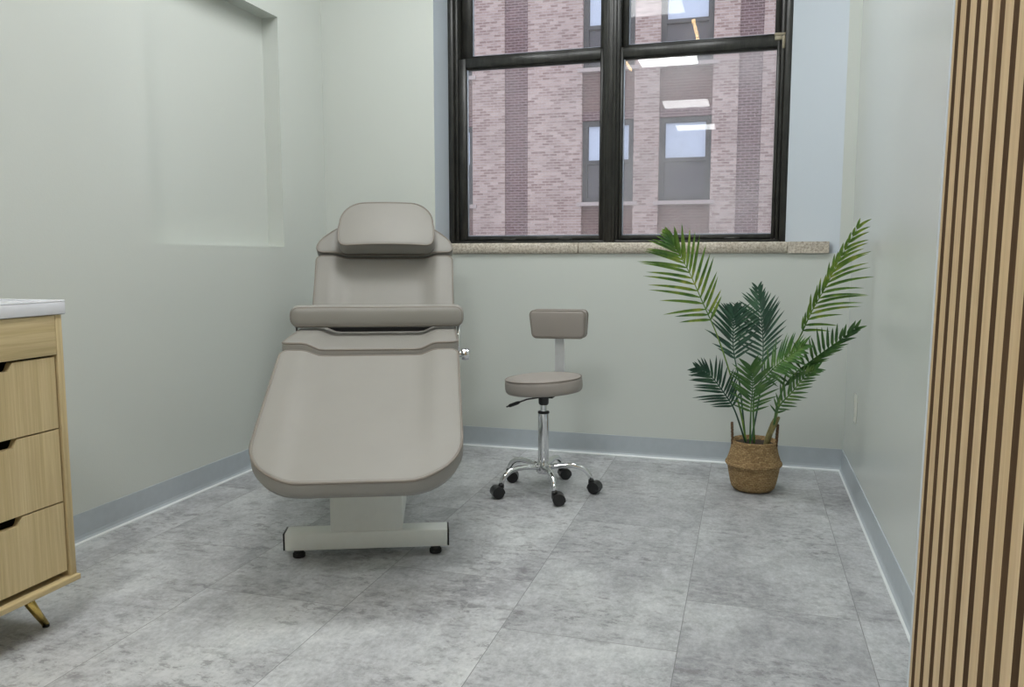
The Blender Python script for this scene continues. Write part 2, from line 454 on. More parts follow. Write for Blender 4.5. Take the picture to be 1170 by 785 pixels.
def sash(x0, x1, gx0, gx1, z0, gz0, gz1, z1, y, gm):
    s = MB()
    d = 0.042
    wbox(s, x0, gx0, y, y+d, z0, z1, 0, 0.004); wbox(s, gx1, x1, y, y+d, z0, z1, 0, 0.004)
    wbox(s, gx0-0.004, gx1+0.004, y, y+d, z0, gz0, 0, 0.004); wbox(s, gx0-0.004, gx1+0.004, y, y+d, gz1, z1, 0, 0.004)
    wbox(s, gx0-0.003, gx1+0.003, y+0.012, y+d, gz1-0.008, gz1+0.002, 0, 0.002)
    o = s.build('sash', M['win'], win)
    g = MB(); wbox(g, gx0-0.002, gx1+0.002, y+0.024, y+0.028, gz0-0.002, gz1+0.002)
    g.build('pane', M[gm], o)
    k = MB()
    b = 0.006
    wbox(k, gx0, gx0+b, y+0.014, y+0.023, gz0, gz1, 0, 0.001); wbox(k, gx0+b, gx1, y+0.014, y+0.023, gz0, gz0+b*0.7, 0, 0.001)
    wbox(k, gx0+b, gx1, y+0.014, y+0.023, gz1-b*0.5, gz1, 0, 0.001)
    k.build('glazing_bead', M['gasket'], o)
    return o
yl, yu = YW+0.022, YW+0.082
sl = sash(WX0+0.049, -0.726, -1.452, -0.742, ZS1+0.017, 1.084, 1.956, 2.006, yl, 'glass_dusty')
sr = sash(-0.643, WX1-0.049, -0.626, 0.096, ZS1+0.017, 1.084, 1.956, 2.006, yl, 'glass_hazy')
sash(WX0+0.049, -0.726, -1.44, -0.753, 1.985, 2.030, 2.70, 2.748, yu, 'glass')
sash(-0.643, WX1-0.049, -0.612, 0.086, 1.985, 2.030, 2.70, 2.748, yu, 'glass')
for o_, xs in ((sl, (-1.25, -0.95)), (sr, (-0.42, -0.12))):      # sash lifts on the bottom rails
    k = MB()
    for x in xs: wbox(k, x, x+0.07, yl-0.010, yl+0.001, 1.060, 1.070, 0, 0.002)
    k.build('sash_lift', M['win'], o_)
k = MB()
wbox(k, 0.082, 0.134, yl-0.006, yl+0.03, 2.004, 2.018, 0, 0.003); wbox(k, 0.084, 0.118, yl-0.006, yl+0.004, 1.984, 2.004, 0, 0.003)
wbox(k, 0.118, 0.132, yl-0.007, yl+0.004, 1.945, 2.004, 0, 0.003)
lt = k.build('latch', M['win_chip'], sr); lt['label'] = 'chipped beige corner latch'

# ================================================================ building across the courtyard
FY = 22.0
bld = tag(empty('office_building', (-2.5, FY, -8.0)), 'rose and plum brick building across the courtyard, seen through the window', 'building')
BL = Vector((2.5, -FY, 8.0)); Mb = Matrix.Translation(BL)
Z0, Z1 = -8.0, 16.0
def bpart(name, mat, boxes, parent=bld):
    mm = MB()
    for b in boxes: mm.box(*b, M=Mb)
    return mm.build(name, mat, parent)
lights = [(-18.5, -16.9), (-15.6, -14.1), (-13.3, -12.4), (-11.0, -9.15), (-7.66, -6.70), (-6.03, -4.50), (-3.08, -2.41), (-1.046, -0.40), (0.19, 0.90), (2.3, 3.8), (4.6, 5.4), (6.8, 7.5)]
darks = [(-16.9, -15.6), (-14.1, -13.3), (-6.70, -6.03), (-0.40, 0.19), (3.8, 4.6)]
wcols = [(-12.4, -11.0), (-9.15, -7.66), (-4.50, -3.08), (-2.41, -1.046), (0.90, 2.3), (5.4, 6.8)]
for a, b in lights: bpart('brick_pier', M['brick_light'], [(a, b, FY, FY+0.6, Z0, Z1)])
for a, b in darks: bpart('brick_band', M['brick_dark'], [(a, b, FY+0.05, FY+0.6, Z0, Z1)])
for a, b in wcols:
    zs = [2.48+3.58*k for k in range(-3, 4)]
    prev = Z0
    for z in zs:
        bpart('spandrel', M['brick_span'], [(a, b, FY+0.10, FY+0.6, prev, z-0.10)])
        prev = z+2.20
        bpart('lintel', M['brick_dark'], [(a, b, FY+0.07, FY+0.5, z+2.20, z+2.44)])
        near = (-5 < a < 1 and -2 < z < 10) 
        s = bpart('stone_sill', M['sill_ext'], [(a-0.12, b+0.12, FY-0.06, FY+0.4, z-0.10, z)])
        w = bpart('window', M['ext_frame'], [(a, a+0.14, FY+0.16, FY+0.3, z, z+2.2), (b-0.14, b, FY+0.16, FY+0.3, z, z+2.2), (a+0.14, b-0.14, FY+0.16, FY+0.3, z, z+0.12), (a+0.14, b-0.14, FY+0.16, FY+0.3, z+2.06, z+2.2), (a+0.14, b-0.14, FY+0.14, FY+0.28, z+1.04, z+1.14)])
        bpart('pane', M['ext_glass'], [(a+0.14, b-0.14, FY+0.24, FY+0.26, z+0.12, z+1.06), (a+0.14, b-0.14, FY+0.24, FY+0.26, z+1.1, z+2.08)], w)
        bpart('blind', M['ext_blind'], [(a+0.16, b-0.16, FY+0.225, FY+0.235, z+1.12, z+2.06)], w)
    bpart('spandrel', M['brick_span'], [(a, b, FY+0.10, FY+0.6, prev, Z1)])
m = MB(); m.box(-30, 30, YB+0.6, 45, -8.4, -8.0)
structure(m.build('ground', M['asphalt']), 'courtyard ground below the window')

# ================================================================ ceiling troffers (behind and above the camera)
for x, y, mk, lab in [(-1.32, 2.82, 'led_soft', 'square recessed ceiling light above the facial bed'), (-0.26, 2.85, 'led_soft', 'square recessed ceiling light above the potted palm'), (-0.84, 1.78, 'led_mid', 'square recessed ceiling light in front of the facial bed'), (-0.84, -0.12, 'led', 'square recessed ceiling light above the camera'), (-0.84, -2.55, 'led_dim', 'dim square recessed ceiling light behind the camera'), (-0.84, -4.5, 'led_dim', 'dim square recessed ceiling light farthest from the window')]:
    t = tag(empty('ceiling_light', (x, y, HC)), lab, 'ceiling light', 'recessed ceiling lights')
    f = MB(); w, e = 0.31, 0.025
    for b in [(-w, w, -w, -w+e), (-w, w, w-e, w), (-w, -w+e, -w+e, w-e), (w-e, w, -w+e, w-e)]:
        f.box(b[0], b[1], b[2], b[3], -0.022, -0.001, 0, 0.003)
    f.build('frame', M['white_steel'], t)
    d = MB(); d.box(-w+e, w-e, -w+e, w-e, -0.014, -0.004); d.build('diffuser', M[mk], t)
for x, y0, y1, lab in [(-0.50, 0.60, 1.36, 'warm linear ceiling lamp on the side of the slatted panel'), (-1.24, -0.40, -0.02, 'short warm linear ceiling lamp on the side of the cabinet')]:
    t = tag(empty('linear_lamp', (x, (y0+y1)/2, HC)), lab, 'ceiling light', 'warm linear lamps')
    h = (y1-y0)/2
    f = MB(); f.box(-0.02, 0.02, -h, h, -0.03, -0.001, 0, 0.003); f.build('housing', M['white_steel'], t)
    f = MB(); f.tube([(0, -h+0.01, -0.036), (0, h-0.01, -0.036)], 0.014, 10); f.build('tube', M['warm_led'], t)

# ================================================================ facial bed
BA = math.radians(21.7)
bed = tag(empty('facial_bed', (-1.165, 2.28, 0), BA), 'taupe upholstered reclining facial bed on a white steel base', 'treatment bed')

def panel(name, rows, prof, thick, org, tdir, ndir, mat, parent, re=0.012, nc=26, pipe=0.0045, u0=0.0, bulge=0.0, pipe_mat=None, under=0.02):
    """upholstered slab: rows = [(t, half width)], prof(u,t) = height of the top above the plane"""
    O, T, N = Vector(org), Vector(tdir).normalized(), Vector(ndir).normalized()
    def P(u, t, n): return O + Vector((1, 0, 0))*(u+u0) + T*t + N*n
    ss = [math.sin((k/nc*2-1)*PI/2)*0.5 + (k/nc*2-1)*0.5 for k in range(nc+1)]
    R = len(rows)
    uv = [[(w*s, t) for s in ss] for (t, w) in rows]
    loop = [(0, j) for j in range(nc+1)] + [(i, nc) for i in range(1, R)] + [(R-1, j) for j in range(nc-1, -1, -1)] + [(i, 0) for i in range(R-2, 0, -1)]
    pts = [Vector(uv[i][j]) for i, j in loop]
    L = len(pts); nor = []
    for k in range(L):
        a, b = pts[(k-1) % L], pts[(k+1) % L]
        d = (b-a); 
        nor.append(Vector((d.y, -d.x)).normalized())
    mm = MB(); bmv = mm.bm
    grid = [[bmv.verts.new(P(u, t, prof(u, t))) for (u, t) in r] for r in uv]
    for i in range(R-1):
        for j in range(nc):
            mm.face([grid[i][j], grid[i][j+1], grid[i+1][j+1], grid[i+1][j]], 0, True)
    prev = [grid[i][j] for i, j in loop]
    pipe_path = None
    steps = [('r', PI/8), ('r', PI/4), ('r', 3*PI/8), ('r', PI/2), ('m', 0.33), ('m', 0.66), ('b', PI/2), ('b', PI/4), ('b', 0.0)]
    for kind, a in steps:
        ring = []
        for k in range(L):
            top = prof(pts[k].x, pts[k].y)
            if kind == 'r': off, n = re*math.sin(a), top-re*(1-math.cos(a))
            elif kind == 'm':
                off = re + bulge*math.sin(PI*a); lo = -thick+under; hi = top-re; n = hi+(lo-hi)*a
            else: off, n = re-under*(1-math.sin(a)), -thick+under*(1-math.cos(a))
            q = pts[k]+nor[k]*off
            ring.append(bmv.verts.new(P(q.x, q.y, n)))
        if kind == 'r' and abs(a-PI/4) < 1e-6: pipe_path = [v.co.copy() for v in ring]
        for k in range(L):
            mm.face([prev[k], ring[k], ring[(k+1) % L], prev[(k+1) % L]], 0, True)
        prev = ring
    mm.face(prev, 0)
    o = mm.build(name, mat, parent)
    if pipe:
        pm = MB(); cl = [pipe_path[0]]
        for q in pipe_path[1:]:
            if (q-cl[-1]).length > 0.004: cl.append(q)
        pm.tube(cl, pipe, 6, closed=True)
        pm.build('piping', pipe_mat or M['piping'], o)
    return o

def smooth(a, b, x):
    x = max(0.0, min(1.0, (x-a)/(b-a))); return x*x*(3-2*x)
DIP = 0.024
def side_ridge(u, t): return -DIP*(1-smooth(0.165, 0.235, abs(u)))
W2 = 0.298

# foot section, rounded toward the feet
FT = Vector((0, 0.63, 0.285)); flen = FT.length; ftd = FT.normalized(); fnd = Vector((0, -ftd.z, ftd.y))
rows = []; r = 0.155
for k in range(11):
    a = PI/2*k/10
    rows.append((r*1.15*(1-math.cos(a)), W2-r+r*math.sin(a)))
for k in range(1, 9): rows.append((r*1.15+(flen-0.03-r*1.15)*k/8, W2+0.0*k))
for k in range(1, 5):
    a = PI/2*k/4; rows.append((flen-0.03+0.02*math.sin(a), W2-0.02*(1-math.cos(a))))
def foot_prof(u, t): return side_ridge(u, t)*(0.25+0.75*smooth(0.05, flen*0.9, t)) 
panel('footrest_cushion', rows, foot_prof, 0.076, (0, -0.365, 0.368), ftd, fnd, M['leather'], bed, under=0.03)

# seat
SD = Vector((0, 0.455, 0.016)); slen = SD.length; std = SD.normalized(); snd = Vector((0, -std.z, std.y))
rows = [(0.0, W2-0.02)] + [(0.02*(1-math.cos(PI/2*k/4)), W2-0.02+0.02*math.sin(PI/2*k/4)) for k in range(1, 5)] + [(0.02+(slen-0.04)*k/6, W2) for k in range(1, 7)] + [(slen, W2-0.02)]
panel('seat_cushion', rows, side_ridge, 0.075, (0, 0.292, 0.677), std, snd, M['leather'], bed)

# back section
B0 = Vector((0, 0.950, 0.672)); B1 = Vector((0, 1.138, 0.963)); BD = B1-B0; blen = BD.length; btd = BD.normalized(); bnd = Vector((0, -btd.z, btd.y))
W3 = 0.296
rows = [(0.0, W3)] + [(blen*k/8, W3) for k in range(1, 9)] + [(blen+0.012*math.sin(PI/2*k/4), W3-0.02*(1-math.cos(PI/2*k/4))) for k in range(1, 5)]
panel('backrest_cushion', rows, side_ridge, 0.075, B0, btd, bnd, M['leather'], bed)

# head section: trapezoid with narrowed top
H0 = Vector((0, 1.161, 1.000)) + bnd*0.010
def hw(t):
    K = [(0.0, 0.296), (0.022, 0.296), (0.045, 0.286), (0.07, 0.264), (0.10, 0.228), (0.125, 0.198), (0.16, 0.172), (0.215, 0.16), (0.3, 0.16)]
    for (a, wa), (b, wb) in zip(K, K[1:]):
        if t <= b: return wa+(wb-wa)*(t-a)/(b-a)
    return 0.16
hl = 0.215
rows = [(0.0, 0.286), (0.006, 0.294), (0.012, 0.296)] + [(0.012+(hl-0.05)*k/10, hw(0.012+(hl-0.05)*k/10)) for k in range(1, 11)]
tt, ww = rows[-1]
rows += [(tt+0.05*math.sin(PI/2*k/5), ww-0.06*(1-math.cos(PI/2*k/5))) for k in range(1, 6)]
panel('headrest_panel', rows, lambda u, t: side_ridge(u, t)*(1-smooth(0.08, 0.2, t)), 0.075, H0, btd, bnd, M['leather'], bed)

# pillow strapped over the head section
pb = H0 + bnd*0.010 - btd*0.022 + Vector((0.010, 0, 0))
rows = [(0.0, 0.180), (0.006, 0.192), (0.018, 0.200), (0.04, 0.2035), (0.065, 0.2035), (0.09, 0.2025), (0.115, 0.199)]
for k in range(1, 11):
    a = PI/2*k/10; rows.append((0.115+0.106*math.sin(a), 0.199-0.093*(1-math.cos(a))))
panel('head_pillow', rows, lambda u, t: 0.090-0.014*(u/0.2)**2-0.020*(t/0.215)**2, 0.0, pb, btd, bnd, M['leather'], bed, re=0.012, under=0.014)

# bolster bar across the hips
def bolster():
    mm = MB(); seg = 28
    xs = []
    for k in range(9):
        a = PI/2*k/8; xs.append((-0.340+0.034*(1-math.cos(a)), math.sin(a)))
    for k in range(1, 12): xs.append((-0.306+0.612*k/12, 1.0))
    for k in range(9):
        a = PI/2*(1-k/8); xs.append((0.340-0.034*(1-math.cos(a)), math.sin(a)))
    rings = []
    for x, s in xs:
        ring = []
        for k in range(seg):
            a = 2*PI*k/seg
            ca, sa = math.cos(a), math.sin(a)
            p = 0.62
            yy = math.copysign(abs(ca)**p, ca)*(0.040-0.018*(1-s)); zz = math.copysign(abs(sa)**p, sa)*(0.0445-0.034*(1-s))
            ring.append(mm.bm.verts.new((x, 0.66+yy, 0.741+zz)))
        rings.append(ring)
    for A, B in zip(rings, rings[1:]):
        for k in range(seg): mm.face([A[k], A[(k+1) % seg], B[(k+1) % seg], B[k]], 0, True)
    mm.face(rings[0]); mm.face(list(reversed(rings[-1])))
    o = mm.build('bolster_cushion', M['leather'], bed)
    pm = MB()
    loop = []
    for cx, cz, a0 in ((0.304, 0.0085, 0), (-0.304, 0.0085, 90), (-0.304, -0.0085, 180), (0.304, -0.0085, 270)):
        for q in range(8):
            an = math.radians(a0+90*q/7); loop.append((cx+0.0275*math.cos(an), 0.629, 0.741+cz+0.0275*math.sin(an)))
    pm.tube(loop, 0.0028, 6, closed=True)
    pm.build('piping', M['piping'], o)
bolster()
for s in (-1, 1):
    k = MB(); k.tube([(s*0.319, 0.655, 0.710), (s*0.319, 0.655, 0.62), (s*0.319, 0.655, 0.585)], 0.006, 10)
    k.tube([(s*0.319, 0.655, 0.592), (s*0.24, 0.655, 0.585)], 0.006, 8)
    k.build('bolster_rod', M['chrome'], bed)
k = MB(); k.box(-0.27, 0.27, 0.80, 0.82, 0.56, 0.715, 0, 0.003)
k.build('gap_shade_sheet', M['black_plastic'], bed)  # black sheet added to give the gap below the bolster its shadow
# tilting frame under the cushions
k = MB()
for s in (-1, 1):
    k.box(s*0.25-0.015, s*0.25+0.015, 0.30, 0.92, 0.545, 0.585, 0, 0.003)
k.box(-0.25, 0.25, 0.32, 0.36, 0.545, 0.585, 0, 0.003); k.box(-0.25, 0.25, 0.84, 0.88, 0.545, 0.585, 0, 0.003)
for s in (-1, 1):
    k.tube([(s*0.2, 0.33, 0.565), (s*0.2, -0.15, 0.345)], 0.012, 8); k.tube([(s*0.2, 0.90, 0.565), (s*0.2, 1.26, 1.05)], 0.012, 8)
k.box(-0.12, 0.12, 0.33, 0.86, 0.50, 0.546, 0, 0.003)
k.build('tilt_frame', M['white_steel'], bed)
k = MB()
k.tube([(0.225, 0.46, 0.610), (0.312, 0.46, 0.610)], 0.010, 12)
k.build('knob_shaft', M['black_plastic'], bed)
k = MB(); Mk = Matrix.Translation((0.309, 0.46, 0.608)) @ Matrix.Rotation(PI/2, 4, 'Y') @ Matrix.Scale(1.25, 4)
k.lathe([(0, 0), (0.012, 0), (0.013, 0.004), (0.010, 0.007), (0.010, 0.011), (0.0165, 0.013), (0.018, 0.018), (0.018, 0.031), (0.0165, 0.035), (0, 0.0365)], 24, Mk)
k.build('adjusting_knob', M['chrome'], bed, sharp=40)
# white steel base
k = MB(); k.box(-0.116, 0.116, 0.004, 0.34, 0.086, 0.36, 0, 0.004); k.box(-0.104, 0.104, 0.016, 0.328, 0.36, 0.505, 0, 0.003)
k.build('lift_column', M['white_steel'], bed)
for y0, nm in ((0.0, 'front'), (0.93, 'rear')):
    k = MB(); k.box(-0.262, 0.262, y0, y0+0.075, 0.029, 0.088, 0, 0.005)
    bar = k.build('base_bar', M['white_steel'], bed)
    for s in (-1, 1):
        k = MB(); k.box(min(s*0.262, s*0.267), max(s*0.262, s*0.267), y0+0.002, y0+0.073, 0.031, 0.087, 0, 0.001)
        k.build('end_cap', M['black_plastic'], bar)
        k = MB(); Mf = Matrix.Translation((s*0.222, y0+0.03, 0))
        k.lathe([(0, 0), (0.019, 0), (0.020, 0.003), (0.020, 0.012), (0.016, 0.014), (0.016, 0.030), (0, 0.030)], 20, Mf)
        k.build('levelling_foot', M['black_rubber'], bar, sharp=40)
k = MB(); k.box(-0.04, 0.04, 0.07, 0.935, 0.034, 0.084, 0, 0.004)
k.build('base_beam', M['white_steel'], bed)

# ================================================================ rolling stool
SX, SY = -0.798, 3.168
FA = math.atan2(-0.99, -0.10)            # the way the sitter would face
stool = tag(empty('rolling_stool', (SX, SY, 0)), 'small taupe rolling stool with backrest and chrome five-star base', 'stool')
tilt = Matrix.Translation((0, 0, 0.45)) @ Matrix.Rotation(math.radians(-3.4), 4, 'Y') @ Matrix.Translation((0, 0, -0.442))
k = MB()
R = 0.160
k.lathe([(0, 0.412), (R-0.02, 0.412), (R-0.008, 0.414), (R-0.002, 0.421), (R, 0.434), (R, 0.455), (R-0.002, 0.466), (R-0.008, 0.473), (R-0.03, 0.478), (R-0.07, 0.481), (0, 0.483)], 56, tilt)
seat = k.build('seat', M['leather_stool'], stool)
k = MB(); k.tube([tilt @ Vector(((R-0.004)*math.cos(2*PI*i/56), (R-0.004)*math.sin(2*PI*i/56), 0.4705)) for i in range(56)], 0.0035, 6, closed=True)
k.build('piping', M['piping'], seat)
# backrest
fx, fy = math.cos(FA), math.sin(FA)
Mbk = Matrix.Translation((0.022, 0.176, 0.688)) @ Matrix.Rotation(FA+PI/2, 4, 'Z') @ Matrix.Rotation(math.radians(3), 4, 'X') @ Matrix.Rotation(math.radians(-1.0), 4, 'Y')
k = MB()
t = bmesh.new(); bmesh.ops.create_cube(t, size=1.0)
for v in t.verts: v.co = Vector((v.co.x*0.250*(1.0 if v.co.z > 0 else 0.94), v.co.y*0.050, v.co.z*0.118))
vert_e = [e for e in t.edges if abs((e.verts[0].co-e.verts[1].co).y) > 0.04]
bmesh.ops.bevel(t, geom=vert_e, offset=0.020, segments=5, profile=0.5, affect='EDGES')
rim = [e for e in t.edges if abs((e.verts[0].co-e.verts[1].co).y) < 0.001]
bmesh.ops.bevel(t, geom=rim, offset=0.010, segments=3, profile=0.5, affect='EDGES')
k.merge(t, 0, True, Mbk)
back = k.build('backrest', M['leather_stool'], stool, sharp=60)
k = MB()
def rr(y, a=0.125, b=0.059, r=0.02):
    out = []
    for cx, cz, a0 in ((a-r, b-r, 0), (-a+r, b-r, 90), (-a*0.94+r, -b+r, 180), (a*0.94-r, -b+r, 270)):
        for q in range(7):
            an = math.radians(a0+15*q); out.append(Mbk @ Vector((cx+r*math.cos(an), y, cz+r*math.sin(an))))
    return out
k.tube(rr(-0.020), 0.0028, 6, closed=True); k.tube(rr(0.020), 0.0028, 6, closed=True)
k.build('piping', M['piping'], back)
k = MB()      # flat bent bracket
bx, by = -fx, -fy
px, py = -by, bx
path = [(0.03, 0.395), (0.10, 0.395), (0.165, 0.398), (0.19, 0.41), (0.20, 0.44), (0.201, 0.55), (0.196, 0.62), (0.190, 0.70)]
A = []
for d, z in path:
    A.append([Vector((bx*d+px*w*0.0215+bx*tk, by*d+py*w*0.0215+by*tk, z - (tk if d < 0.18 else 0))) for w, tk in ((-1, 0), (1, 0), (1, 0.005), (-1, 0.005))])
vs = [[k.bm.verts.new(p) for p in r_] for r_ in A]
for r0, r1 in zip(vs, vs[1:]):
    for i in range(4): k.face([r0[i], r0[(i+1) % 4], r1[(i+1) % 4], r1[i]], 0)
k.face(vs[0]); k.face(vs[-1])
k.build('backrest_bracket', M['brushed_alu'], stool)
k = MB(); k.box(-0.05, 0.05, -0.05, 0.05, 0.402, 0.415, 0, 0.002); k.lathe([(0, 0.366), (0.017, 0.366), (0.021, 0.372), (0.022, 0.400), (0, 0.400)], 20)
k.build('seat_plate', M['black_plastic'], stool, sharp=40)
k = MB(); k.lathe([(0.0, 0.30), (0.0135, 0.30), (0.0135, 0.370), (0, 0.370)], 20)
k.build('gas_piston', M['chrome'], stool, sharp=40)
k = MB(); k.lathe([(0, 0.085), (0.020, 0.085), (0.0225, 0.09), (0.0225, 0.333), (0.0, 0.333)], 28); k.lathe([(0, 0.078), (0.026, 0.078), (0.0285, 0.084), (0.0285, 0.120), (0.026, 0.125), (0.0225, 0.126)], 28)
col = k.build('column', M['chrome'], stool, sharp=40)
k = MB(); k.lathe([(0.0135, 0.339), (0.0232, 0.339), (0.024, 0.336), (0.024, 0.331), (0.0225, 0.330)], 28)
k.build('collar', M['black_plastic'], stool)
k = MB(); k.tube([(-0.02, 0, 0.395), (-0.07, -0.008, 0.386), (-0.155, -0.02, 0.352)], 0.0035, 8)
lev = k.build('height_lever', M['dark_steel'], stool)
k = MB(); k.tube([(-0.098, -0.012, 0.3745), (-0.108, -0.0135, 0.3705), (-0.14, -0.018, 0.358), (-0.147, -0.019, 0.355)], [0.004, 0.0075, 0.0075, 0.004], 10)
k.build('grip', M['black_plastic'], lev)
def caster_mesh(parent, x, y, yaw):
    c = empty('caster', (x, y, 0), yaw, parent)
    return c
swivel = [-0.2, 0.5, 0.2, -2.55, 0.35]
for i in range(5):
    a = math.radians(9.0+72*i)
    ca, sa = math.cos(a), math.sin(a)
    prof = [(0.018, 0.103), (0.05, 0.108), (0.09, 0.113), (0.125, 0.113), (0.155, 0.106), (0.178, 0.092), (0.192, 0.074), (0.199, 0.055)]
    k = MB(); k.tube([(ca*r_, sa*r_, z) for r_, z in prof], [0.0125, 0.0125, 0.012, 0.012, 0.0115, 0.011, 0.0105, 0.010], 12, flat=1.0)
    k.build('leg', M['chrome'], stool)
    yaw = swivel[i]
    Mc = Matrix.Translation((ca*0.199, sa*0.199, 0)) @ Matrix.Rotation(yaw, 4, 'Z')
    k = MB()
    k.lathe([(0.0, 0.058), (0.011, 0.058), (0.012, 0.052), (0.012, 0.040), (0, 0.040)], 16, Mc)
    # hood: three-quarter shell over the wheels
    off = 0.016
    n = 14
    pr = [(off+0.026*math.cos(math.radians(-15+200*q/n)), 0.0245+0.026*math.sin(math.radians(-15+200*q/n))) for q in range(n+1)]
    inn = [(off+0.021*math.cos(math.radians(-15+200*q/n)), 0.0245+0.021*math.sin(math.radians(-15+200*q/n))) for q in range(n+1)]
    for lo, hi in ((-0.024, -0.0205), (-0.0025, 0.0025), (0.0205, 0.024)):
        pass
    for q in range(n):
        quad = []
        for (p_, y_) in ((pr[q], -0.024), (pr[q+1], -0.024), (pr[q+1], 0.024), (pr[q], 0.024)): quad.append(k.bm.verts.new(Mc @ Vector((p_[0], y_, p_[1]))))
        k.face(quad, 0, True)
        quad = []
        for (p_, y_) in ((inn[q], -0.024), (inn[q], 0.024), (inn[q+1], 0.024), (inn[q+1], -0.024)): quad.append(k.bm.verts.new(Mc @ Vector((p_[0], y_, p_[1]))))
        k.face(quad, 0, True)
        for s in (-0.024, 0.024):
            k.face([k.bm.verts.new(Mc @ Vector((p_[0], s, p_[1]))) for p_ in (pr[q], pr[q+1], inn[q+1], inn[q])])
    cas = k.build('caster', M['black_plastic'], stool)
    for s in (-1, 1):
        k = MB(); Mq = Mc @ Matrix.Translation((off, s*0.0125, 0.0245)) @ Matrix.Rotation(PI/2*s, 4, 'X')
        k.lathe([(0, -0.010), (0.0225, -0.010), (0.0245, -0.008), (0.0245, 0.007), (0.022, 0.0095), (0.012, 0.0105), (0.0, 0.0105)], 28, Mq)
        k.build('wheel', M['black_plastic'], cas, sharp=35)

# ================================================================ palm in a belly basket
PX, PY = 0.043, 3.440
palm = tag(empty('potted_palm', (PX, PY, 0)), 'potted palm in a woven belly basket in the corner below the window', 'plant')
k = MB()
k.lathe([(0, 0.003), (0.070, 0.003), (0.080, 0.006), (0.088, 0.016), (0.094, 0.035), (0.099, 0.060), (0.1035, 0.085), (0.106, 0.104), (0.1115, 0.108), (0.1155, 0.114), (0.1145, 0.121), (0.109, 0.128), (0.105, 0.140), (0.099, 0.158), (0.0945, 0.180), (0.0925, 0.202), (0.0935, 0.211), (0.0905, 0.214), (0.0865, 0.211), (0.0865, 0.19), (0.0, 0.19)], 56)
k.build('basket', M['seagrass'], palm)
bask = palm.children[0]
for s in (-1, 1):
    k = MB()
    hx = 0.088
    ctr = []
    for q in range(25):
        a = PI*q/24
        ctr.append(Vector((s*(hx+0.004*math.sin(a)), -0.030*math.cos(a)*(1-0.15*math.sin(a)), 0.196+0.085*math.sin(a)**0.8)))
    for ph in (0, 2*PI/3, 4*PI/3):
        k.tube([c+Vector((math.cos(q*1.25+ph)*0.003, math.sin(q*1.25+ph)*0.003, 0)) for q, c in enumerate(ctr)], 0.0030, 6)
    k.build('handle', M['seagrass_dark'], bask)
k = MB(); k.lathe([(0.0, 0.201), (0.03, 0.203), (0.06, 0.199), (0.085, 0.196)], 28)
k.build('filling', M['soil'], palm)
k = MB()
def w2l(p): return Vector(p)-Vector((PX, PY, 0))
k.tube([w2l(p) for p in [(0.088, 3.42, 0.185), (0.093, 3.42, 0.21), (0.101, 3.42, 0.24), (0.107, 3.42, 0.262), (0.116, 3.42, 0.285), (0.124, 3.42, 0.306), (0.130, 3.42, 0.318)]], [0.0125, 0.0118, 0.0128, 0.0115, 0.0125, 0.0110, 0.007], 12)
k.tube([w2l(p) for p in [(0.093, 3.415, 0.19), (0.103, 3.41, 0.24), (0.128, 3.405, 0.30), (0.137, 3.40, 0.322)]], [0.008, 0.008, 0.0075, 0.005], 10)
k.build('cane', M['trunk'], palm)

def catmull(pts, n):
    P = [Vector(p) for p in pts]; P = [P[0]*2-P[1]] + P + [P[-1]*2-P[-2]]
    out = []
    segs = len(P)-3
    for i in range(n+1):
        x = i/n*segs; s = min(int(x), segs-1); t = x-s
        a, b, c, d = P[s:s+4]
        out.append(0.5*((2*b)+(c-a)*t+(2*a-5*b+4*c-d)*t*t+(3*b-a-3*c+d)*t**3))
    return out

def frond(pts, mat, start, n, LL, LR, aL, aR, nrm, wid=0.0085, droop=(0.0, 0.0), tip=0.35, jit=0.10, rad=0.0042):
    """rachis through pts; leaflets on both sides from fraction start. aL/aR = (base angle, tip angle) to the rachis"""
    C = [w2l(p) for p in catmull(pts, 60)]
    mm = MB()
    mm.tube(C, [rad*(1-0.8*i/60) for i in range(61)], 7)
    N0 = Vector(nrm).normalized()
    for q in range(n):
        f = start + (1-start)*(q+0.3)/n
        idx = f*60; i0 = min(int(idx), 59)
        p = C[i0].lerp(C[i0+1], idx-i0)
        T = (C[min(i0+2, 60)]-C[max(i0-1, 0)]).normalized()
        S = T.cross(N0).normalized(); N = S.cross(T).normalized()
        g = (f-start)/(1-start)
        env = (0.62+0.38*smooth(0, 0.25, g))*(1-(1-tip)*smooth(0.38, 1.0, g))
        for side, Lm, an, dr in ((-1, LL, aL, droop[0]), (1, LR, aR, droop[1])):
            if Lm <= 0: continue
            L = Lm*env*(1+random.uniform(-jit, jit))
            ang = math.radians(an[0]+(an[1]-an[0])*g+random.uniform(-5, 5))
            d0 = (T*math.cos(ang)+S*side*math.sin(ang)+N*random.uniform(-0.05, 0.22)).normalized()
            bend = (S*side*dr + Vector((0, 0, -0.16))+N*random.uniform(-0.10, 0.05))
            ax = d0; wv = d0.cross(N).normalized()
            K = 6; rows_ = []
            for j in range(K+1):
                t = j/K
                c = p + ax*(L*t) + bend*(L*t*t*0.55)
                w = wid*(0.35+0.65*math.sin(PI*min(1, t*1.25+0.12)) if t < 0.72 else 0.0)
                w = wid*max(0.02, min(1.0, (t/0.18+0.30) if t < 0.13 else 1.0)*(1-t**3.2))
                up = N*(w*0.45)
                lim = XR-0.008-PX
                c.x = min(c.x, lim-w)
                rows_.append((mm.bm.verts.new(c-wv*w+up), mm.bm.verts.new(c), mm.bm.verts.new(c+wv*w+up)))
            for r0, r1 in zip(rows_, rows_[1:]):
                mm.face([r0[0], r0[1], r1[1], r1[0]], 0, True); mm.face([r0[1], r0[2], r1[2], r1[1]], 0, True)
    return mm.build('frond', mat, palm, keep_normals=True)

